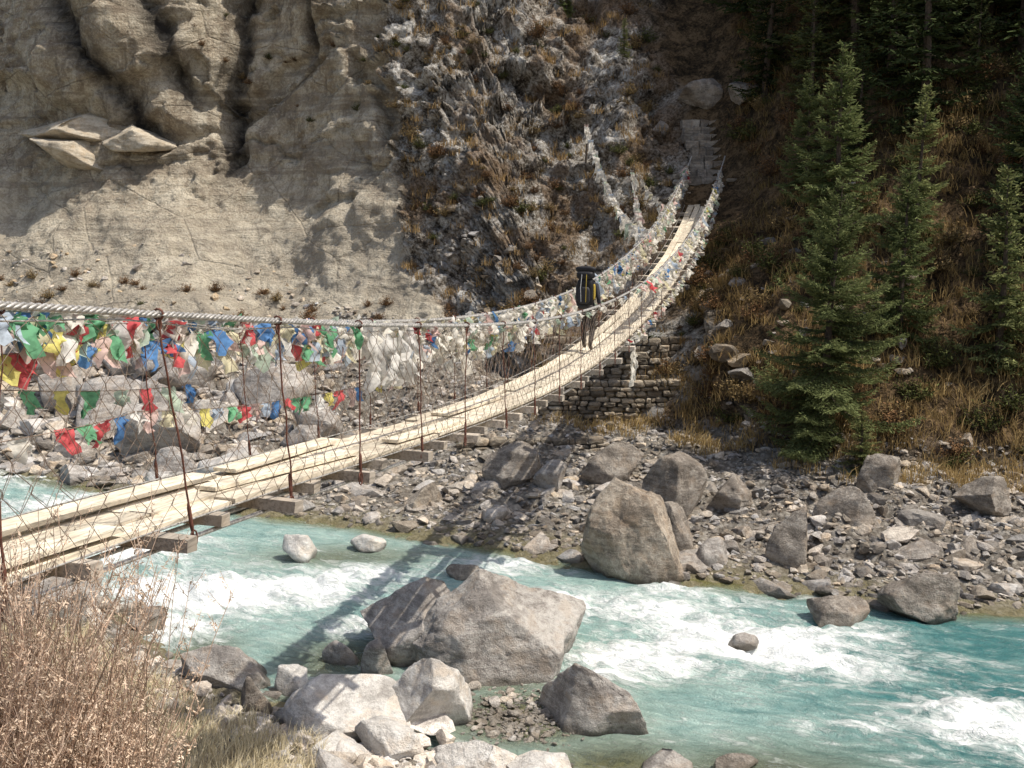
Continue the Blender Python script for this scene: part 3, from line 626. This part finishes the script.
# ---------------------------------------------------------------- vegetation
def quads(acc,P,D,L,W,C,mat=1):
    n=len(P); R=rng.normal(size=(n,3)); S=np.cross(D,R); S/=np.linalg.norm(S,axis=1)[:,None]+1e-9
    S=S*np.asarray(W).reshape(-1,1)*.5; E=P+D*np.asarray(L).reshape(-1,1)
    V=np.stack([P-S,P+S,E+S*.45,E-S*.45],1).reshape(-1,3); F=np.arange(n*4).reshape(n,4)
    acc.add(V,F,np.repeat(C,4,0),mat)
def conifer(name,H,R,seed,step=.22,tw=.075,tl=.1,twd=.035,per=6,gapy=.25,c0=(.035,.055,.022),c1=(.10,.12,.045),base=.06,mat=None):
    r=np.random.default_rng(seed); acc=Acc()
    t=np.linspace(0,1,12)[:,None]; sway=np.c_[.06*np.sin(t*4+seed),.06*np.cos(t*3+seed),0*t]
    tr=np.c_[0*t,0*t,t*H]+sway; tube(acc,tr,(1-t[:,0])*.02*H+.01,7,(1,1,1),0)
    Pp=[];Dd=[];Ll=[];Ss=[]
    z=base*H
    while z<H*.985:
        f=z/H; nb=per if f<.85 else 4
        for b in range(nb):
            if r.random()<gapy*(.5+.5*math.sin(seed+z*2+b)): continue
            az=r.uniform(0,6.28); L=R*((1-f)**.75)*r.uniform(.5,1.2)*(1 if f>.15 else .8)+.06
            el=math.radians(-14+60*f**1.5+r.uniform(-10,10))
            d=np.array([math.cos(az)*math.cos(el),math.sin(az)*math.cos(el),math.sin(el)]); o=np.array([np.interp(f,t[:,0],sway[:,0]),np.interp(f,t[:,0],sway[:,1]),z+r.uniform(-.1,.1)])
            n=max(3,int(L/tw)); s=np.linspace(.08,1,n); pts=o+d*L*s[:,None]; pts[:,2]+=-.12*L*np.sin(s*3.0)*(1-f)+.12*L*s**3
            pt=pts[::max(1,n//4)] if n>8 else pts
            tube(acc,pt,np.linspace(.014,.004,len(pt))*H/7,3,(1,1,1),0)
            side=np.array([-math.sin(az),math.cos(az),0])
            for sg in(-1,1,0):
                tlm=(.38*L*(1-s)**.7+.10) if sg else np.full(n,.12)
                dd=d*.65+side*sg*.75+np.array([0,0,-.12]) if sg else d+np.array([0,0,.25])
                m=np.maximum(1,(tlm/(tl*.62)).astype(int))
                for k in range(m.max()):
                    q=m>k
                    if not q.any(): break
                    c=q.sum(); D=dd+r.normal(0,.3,(c,3)); D/=np.linalg.norm(D,axis=1)[:,None]
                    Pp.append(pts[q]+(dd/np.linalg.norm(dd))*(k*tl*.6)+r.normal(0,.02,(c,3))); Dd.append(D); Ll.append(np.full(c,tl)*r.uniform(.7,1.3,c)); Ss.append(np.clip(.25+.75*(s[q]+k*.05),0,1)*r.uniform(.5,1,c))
        z+=step*r.uniform(.7,1.2)*(1 if f<.7 else .75)
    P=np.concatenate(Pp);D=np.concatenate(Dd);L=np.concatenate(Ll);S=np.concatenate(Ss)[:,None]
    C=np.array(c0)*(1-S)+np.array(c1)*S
    quads(acc,P,D,L,twd,C)
    return acc.mesh(name,[M_bark,mat or M_needle])
hero=conifer('fir_a',7.3,2.6,3,.24,.07,.1,.036,7,.42,(.055,.078,.03),(.26,.29,.12))
med=[conifer('fir_b',6,1.7,5,.22,.09,.13,.045,6,.3,(.05,.078,.028),(.24,.27,.11)),conifer('fir_c',6,1.4,9,.24,.1,.13,.05,6,.35,(.06,.085,.03),(.30,.31,.13))]
big=[conifer('fir_d',12,2.6,13,.48,.22,.28,.10,6,.3,(.024,.035,.016),(.068,.085,.034),mat=M_needle2),conifer('fir_e',12,2.2,17,.5,.22,.29,.10,6,.35,(.02,.031,.014),(.058,.074,.029),mat=M_needle2),conifer('fir_f',12,3.0,21,.55,.24,.3,.10,6,.4,(.024,.035,.016),(.09,.10,.038),mat=M_needle2)]
def tree(me,x,y,s=1,rz=0,dz=-.15,name='fir_tree',parent=None,sxy=1):
    o=bpy.data.objects.new(name,me); o.location=(x,y,gz(x,y)+dz); o.scale=(s*sxy,s*sxy,s); o.rotation_euler=(rng.normal(0,.02),rng.normal(0,.02),rz); return link(o,parent)
tree(hero,8.35,27.0,.97,.3)
tree(med[0],11.0,28.8,.8,1); tree(med[1],13.4,28.0,.95,2); tree(med[0],10.3,33.0,1.0,3); tree(med[1],12.3,31.5,.8,4)
tree(med[1],8.9,25.5,.3,2.2,sxy=1.6); tree(med[1],15.3,30,1.0,1.1); tree(med[1],4.8,45.5,.3,0);tree(med[0],2.5,49,.35,0); tree(med[0],10.2,36,.7,0); tree(med[0],9.6,31,.5,1)
fo=empty('conifer_forest')
pts_f=[]
for i in range(6000):
    x=rng.uniform(6,30); y=rng.uniform(30,60)
    if x<10+max(0,(42-y))*.2 and y<50: continue
    if y<34 and x<14.5: continue
    if any((x-q[0])**2+(y-q[1])**2<2.3 for q in pts_f): continue
    pts_f.append((x,y)); s=rng.uniform(.45,1.1)*(.7 if y<40 else 1)
    tree(big[rng.integers(3)],x,y,s,rng.uniform(0,6.28),-.3,'fir',fo,rng.uniform(.9,1.35))
    if len(pts_f)>190: break
print('forest',len(pts_f),time.time()-T0)
def shrub(name,seed,c0,c1,n=800,twigs=50):
    r=np.random.default_rng(seed); acc=Acc()
    E=[]
    for i in range(twigs):
        az=r.uniform(0,6.28); el=r.uniform(.25,1.5); L=r.uniform(.5,1.0); d=np.array([math.cos(az)*math.cos(el),math.sin(az)*math.cos(el),math.sin(el)])
        t=np.linspace(0,1,5)[:,None]; P=d*L*t+np.array([0,0,.12])*t*t+r.normal(0,.03,(5,3))*t; tube(acc,P,np.linspace(.014,.004,5),3,(.7,.6,.5),0); E.append(P)
    k=r.integers(0,twigs,n); j=r.uniform(.35,1,n)*4; i0=np.minimum(j.astype(int),3); EE=np.array(E)
    P=EE[k,i0]+(EE[k,i0+1]-EE[k,i0])*(j-i0)[:,None]+r.normal(0,.05,(n,3)); D=r.normal(0,1,(n,3))+[0,0,.4]; D/=np.linalg.norm(D,axis=1)[:,None]
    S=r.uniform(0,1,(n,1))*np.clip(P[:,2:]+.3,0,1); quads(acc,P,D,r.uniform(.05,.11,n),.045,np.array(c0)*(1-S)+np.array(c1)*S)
    return acc.mesh(name,[M_bark,M_leaf])
sh=[shrub('shr_a',1,(.04,.048,.018),(.15,.155,.055)),shrub('shr_b',2,(.07,.04,.02),(.27,.155,.078)),shrub('shr_c',3,(.11,.08,.035),(.38,.27,.13),600)]
ve=empty('hillside_shrubs')
rockz=(rockm.ravel()>.5)&(Tf<11.5)&(Xf>-7)&(Xf<6.5)&(NZ>.25); forz=(forest.ravel()>.5)&(Tf<11.3)&(Xf<20)&(pathm.ravel()<.3)&(NZ>.2)
def puts(mask,n,smin,smax,w=(.4,.35,.25)):
    p,_=pick(mask,n)
    for q in p:
        o=bpy.data.objects.new('shrub_part',sh[rng.choice(3,p=w)]); o.location=q-np.array([0,0,.05]); s=rng.uniform(smin,smax); o.scale=(s,s,s*rng.uniform(.6,1)); o.rotation_euler=(0,0,rng.uniform(0,6.28)); link(o,ve)
puts(rockz,250,.2,.75,(.25,.45,.3)); puts(forz,420,.35,1.0,(.42,.28,.30))
puts((sand.ravel()>.5)&(Tf<8.2)&(Xf>-24),34,.3,.6,(.1,.7,.2)); puts((sand.ravel()>.5)&(Tf>9.6)&(Tf<11)&(Xf>-15)&(Xf<-5),26,.2,.45,(.2,.5,.3))
def blades(acc,P,N,L,W,c0,c1,lean=.5,mat=0):
    m=len(P); az=rng.uniform(0,6.28,m); ln=rng.uniform(0,lean,m); D=np.stack([np.cos(az)*ln,np.sin(az)*ln,np.ones(m)],-1)+N; D/=np.linalg.norm(D,axis=1)[:,None]
    l=L*rng.uniform(.5,1.2,m)[:,None]; S=np.stack([-np.sin(az+.7),np.cos(az+.7),0*az],-1)*W*.5
    mid=P+D*l*.55; tip=P+D*l+np.stack([np.cos(az),np.sin(az),-.5+0*az],-1)*l*.28*ln[:,None]/max(lean,.01)
    V=np.stack([P-S,P+S,mid+S*.8,mid-S*.8,tip],1).reshape(-1,3); b=np.arange(m)[:,None]*5
    s=rng.uniform(0,1,(m,1)); C=np.repeat(np.array(c0)*(1-s)+np.array(c1)*s,5,0)
    acc.add(V,b+np.array([[0,1,2,3]]),C,mat); acc.F.append(b+np.array([[3,2,4]])+acc.n-len(V)); acc.M.append(np.full(m,mat))
a=Acc()
def tufts(mask,n,per,L,W,c0,c1,sp=.15):
    p,ii=pick(mask,n); p=np.repeat(p,per,0)+rng.normal(0,sp,(n*per,3))*[1,1,.15]; blades(a,p,np.zeros(3),L,W,c0,c1,.8)
tufts(rockz,420,28,.4,.022,(.17,.105,.045),(.48,.33,.15)); tufts(forz&(Tf<9.6),1000,26,.42,.024,(.13,.09,.04),(.44,.31,.14),.2); tufts(forz&(Tf>9.4),700,26,.42,.024,(.08,.058,.026),(.28,.20,.09),.2)
tufts((Tf>7.5)&(Tf<8.6)&(Xf>0)&(Xf<16),320,26,.45,.022,(.22,.15,.065),(.54,.40,.19))
a.obj('hillside_dry_grass',[M_straw])
a=Acc()
m=(Tf>2.3)&(Tf<3.9)&(Xf<-2.6)&(Xf>-9)
p,ii=pick(m,30000); blades(a,p,np.zeros(3),.30,.011,(.52,.43,.26),(.92,.82,.58),.9)
m=(Tf>2.1)&(Tf<2.9)&(Xf>-3)&(Xf<5); p,ii=pick(m,5000); blades(a,p,np.zeros(3),.14,.010,(.3,.23,.12),(.6,.5,.3),.9)
a.obj('dry_grass',[M_straw])
def drybush(x,y,h,w,seed,n=130):
    r=np.random.default_rng(seed); acc=Acc(); z0=gz(x,y)-.05
    for i in range(n):
        b=np.array([r.normal(0,w*.35),r.normal(0,w*.3),0]); az=r.uniform(0,6.28); sp=r.uniform(.05,.42); L=h*r.uniform(.45,1.05)
        d=np.array([math.cos(az)*sp+b[0]*.5,math.sin(az)*sp+b[1]*.5,1.]); d/=np.linalg.norm(d); t=np.linspace(0,1,7)[:,None]
        P=b+d*L*t+np.array([math.cos(az),math.sin(az),0])*.18*L*t**2*r.uniform(-1,1)+r.normal(0,.008,(7,3)); cc=np.array([.48,.35,.26])*r.uniform(.5,1.4)
        tube(acc,P,np.linspace(.0055,.002,7),3,cc)
        for k in range(13):
            s=r.uniform(.25,1); j=min(int(s*6),5); q=P[j]+(P[j+1]-P[j])*(s*6-j); a2=r.uniform(0,6.28); l=r.uniform(.08,.26)*(1.2-s*.6)
            e_=np.array([math.cos(a2)*.7,math.sin(a2)*.7,r.uniform(.3,1)])*l; tt=np.linspace(0,1,4)[:,None]; Q=q+e_*tt+np.array([0,0,.04])*tt**2
            tube(acc,Q,np.linspace(.0024,.0014,4),3,cc*1.1)
            m=9; pp=q+e_*r.uniform(.25,1,(m,1))+r.normal(0,.007,(m,3)); D=r.normal(size=(m,3)); D/=np.linalg.norm(D,axis=1)[:,None]
            quads(acc,pp,D,r.uniform(.008,.022,m),.009,np.tile(np.array([.76,.61,.47])*r.uniform(.5,1.2),(m,1)),1)
    o=acc.obj('dry_bush',[M_twig,M_straw]); o.location=(x,y,z0)
for x,y,top,w,s in [(-2.85,5.0,6.5,.4,1),(-2.6,5.1,6.4,.3,2),(-2.35,5.2,6.0,.3,3),(-2.85,5.7,6.0,.4,4),(-2.55,4.5,6.4,.28,5),(-2.25,4.8,5.6,.25,6),(-3.3,6.6,5.3,.4,7),(-2.8,6.2,5.0,.35,8)]: drybush(x,y,max(.4,top-gz(x,y)),w,s,95)
print('veg',time.time()-T0)

# ---------------------------------------------------------------- hiker
def skinned(pts,edges,rad,root=0,sub=2):
    me=bpy.data.meshes.new('sk'); me.from_pydata(pts,edges,[]); o=bpy.data.objects.new('sk',me); COL.objects.link(o)
    m=o.modifiers.new('s','SKIN'); m.use_smooth_shade=True; s2=o.modifiers.new('u','SUBSURF'); s2.levels=sub; s2.render_levels=sub
    for i,r in enumerate(rad): me.skin_vertices[0].data[i].radius=(r if isinstance(r,tuple) else (r,r)); me.skin_vertices[0].data[i].use_root=(i==root)
    dg=bpy.context.evaluated_depsgraph_get(); dg.update(); nm=bpy.data.meshes.new_from_object(o.evaluated_get(dg)); bpy.data.objects.remove(o); return nm
hk=empty('hiker')
pts=[(0,0,.93),(0,.02,1.08),(0,.05,1.25),(0,.08,1.40),(0,.10,1.50),(0,.12,1.57),
(-.10,.0,.88),(-.11,.13,.50),(-.11,.17,.10),(-.12,.30,.045),
(.10,.0,.88),(.11,.04,.49),(.11,-.20,.15),(.12,-.09,.05),
(-.17,.08,1.41),(-.25,.03,1.15),(-.24,.17,.95),(.17,.08,1.41),(.25,-.04,1.15),(.26,.05,.91),
(0,.13,1.64),(0,.14,1.72)]
edges=[(0,1),(1,2),(2,3),(3,4),(4,5),(5,20),(20,21),(0,6),(6,7),(7,8),(8,9),(0,10),(10,11),(11,12),(12,13),(3,14),(14,15),(15,16),(3,17),(17,18),(18,19)]
rad=[(.15,.12),(.14,.11),(.15,.11),(.16,.11),.07,.055,.095,.065,.045,.04,.095,.065,.045,.04,.075,.05,.034,.075,.05,.034,.085,.075]
bm_=skinned(pts,edges,rad)
Mh=[mat_simple('jacket_cloth',(.03,.032,.04),.85,0,40,.3),mat_simple('trouser_cloth',(.05,.042,.038),.85,0,40,.3),mat_simple('boot_leather',(.05,.035,.025),.6,0,40,.3),mat_simple('skin',(.42,.26,.18),.5,0,20,.1),mat_simple('hair',(.02,.015,.012),.6,0,60,.3)]
for m in Mh: bm_.materials.append(m)
for p in bm_.polygons:
    c=p.center; p.use_smooth=True
    p.material_index=2 if c.z<.13 else 1 if c.z<.97 and abs(c.x)<.2 else 3 if (c.z>1.53) else 0
    if c.z>1.66 or (c.z>1.56 and c.y<.1): p.material_index=4
body=bpy.data.objects.new('body',bm_); link(body,hk)
for sx,(wx_,wy_,wz_) in ((-1,(-.24,.17,.95)),(1,(.26,.05,.91))):
    pp=[(0,0,0),(0,.025,-.05),(0,.035,-.085)]; ee=[(0,1),(1,2)]; rr=[.025,(.036,.018),(.038,.018)]
    for k,(ox,l) in enumerate([(-.028,.065),(-.009,.075),(.010,.07),(.028,.055)]):
        b=len(pp); pp+=[(ox,.038,-.09),(ox,.05,-.09-l*.5),(ox,.035,-.09-l)]; ee+=[(2,b),(b,b+1),(b+1,b+2)]; rr+=[.010,.009,.008]
    b=len(pp); pp+=[(-sx*.035,.04,-.05),(-sx*.045,.06,-.085)]; ee+=[(1,b),(b,b+1)]; rr+=[.011,.009]
    hm=skinned([(p[0]+wx_,p[1]+wy_,p[2]+wz_) for p in pp],ee,rr,0,1); hm.materials.append(Mh[3]); link(bpy.data.objects.new('hand',hm),hk)
V,F=ico(3); a=Acc(); a.add(V*np.array([.09,.10,.075])+np.array([0,.12,1.725]),F,(.02,.02,.022)); a.add(V*np.array([.018,.03,.022])+np.array([0,.235,1.66]),F,(.42,.26,.18))
for s in(-1,1): a.add(V*np.array([.012,.02,.03])+np.array([s*.088,.13,1.66]),F,(.42,.26,.18)); a.add(V*np.array([.012,.008,.008])+np.array([s*.032,.215,1.685]),F,(.02,.02,.02))
a.add(V*np.array([.028,.01,.007])+np.array([0,.212,1.61]),F,(.35,.12,.1))
a.obj('head_details',[mat_simple('head_paint',(1,1,1),.7,0,30,.1,True)],True,hk)
def sbox(acc,c,s,col,p=.45,mat=0,rx=0):
    V,F=ico(4); V=np.sign(V)*np.abs(V)**p; V/=np.abs(V).max(0); V=V*np.array(s)/2
    ca,sa=math.cos(rx),math.sin(rx); V=np.c_[V[:,0],V[:,1]*ca-V[:,2]*sa,V[:,1]*sa+V[:,2]*ca]; acc.add(V+np.array(c),F,col,mat)
a=Acc(); k=(.014,.014,.017); yl=(.42,.30,.05)
sbox(a,(0,-.19,1.30),(.36,.26,.62),k,.5,0,.08); sbox(a,(0,-.20,1.66),(.37,.30,.17),k,.5,0,.05); sbox(a,(0,-.34,1.24),(.26,.12,.36),(.03,.03,.035),.5)
sbox(a,(.185,-.19,1.30),(.05,.12,.34),yl,.6); sbox(a,(-.175,-.19,1.28),(.07,.16,.36),(.05,.05,.05),.55); sbox(a,(0,-.2,1.78),(.44,.16,.14),k,.7); sbox(a,(0,-.2,.98),(.32,.18,.12),(.05,.045,.04),.6)
for s in(-1,1): tube(a,[(s*.1,-.08,1.52),(s*.12,.05,1.53),(s*.13,.19,1.42),(s*.14,.17,1.25),(s*.15,.0,1.12)],.022,6,k)
tube(a,[(.05,-.34,1.7),(.06,-.42,1.4),(.05,-.4,1.1)],.008,5,yl); tube(a,[(-.05,-.34,1.7),(-.06,-.42,1.4),(-.05,-.4,1.1)],.008,5,(.5,.5,.5))
a.obj('backpack',[mat_simple('nylon',(1,1,1),.6,0,50,.25,True)],True,hk)
hp=Bp(22.1,-.02,.04); hk.location=hp; hk.rotation_euler=(0,0,-math.atan2(DX,DY)); 

# ---------------------------------------------------------------- light, camera
w=bpy.data.worlds.new("World"); scene.world=w; w.use_nodes=True; nt=w.node_tree; bg=nt.nodes['Background']
sky=nt.nodes.new('ShaderNodeTexSky'); sky.sky_type='NISHITA'; sky.sun_disc=False; nt.links.new(sky.outputs[0],bg.inputs[0]); bg.inputs[1].default_value=.15
sky.dust_density=3.0; sky.air_density=1.2; sky.ozone_density=.3
EL=math.radians(61)
ts_=Vector((1.0,-.16,0)).normalized()*math.cos(EL)+Vector((0,0,math.sin(EL)))
sky.sun_elevation=EL; sky.sun_rotation=math.atan2(ts_.x,ts_.y)
sd=bpy.data.lights.new('sun','SUN'); sd.energy=5.0; sd.angle=math.radians(.53); sd.color=(1,.94,.84)
so=bpy.data.objects.new('sun',sd); so.rotation_euler=ts_.to_track_quat('Z','Y').to_euler(); link(so)
cd=bpy.data.cameras.new('camera'); cd.lens=36; cd.sensor_width=36; cd.clip_end=2000; cam=bpy.data.objects.new('camera',cd)
cam.location=(0,0,8); cam.rotation_euler=(math.radians(90-10.2),0,0); link(cam); scene.camera=cam
scene.view_settings.view_transform='Standard'; scene.view_settings.look='None'; scene.view_settings.exposure=0
print('done',time.time()-T0)
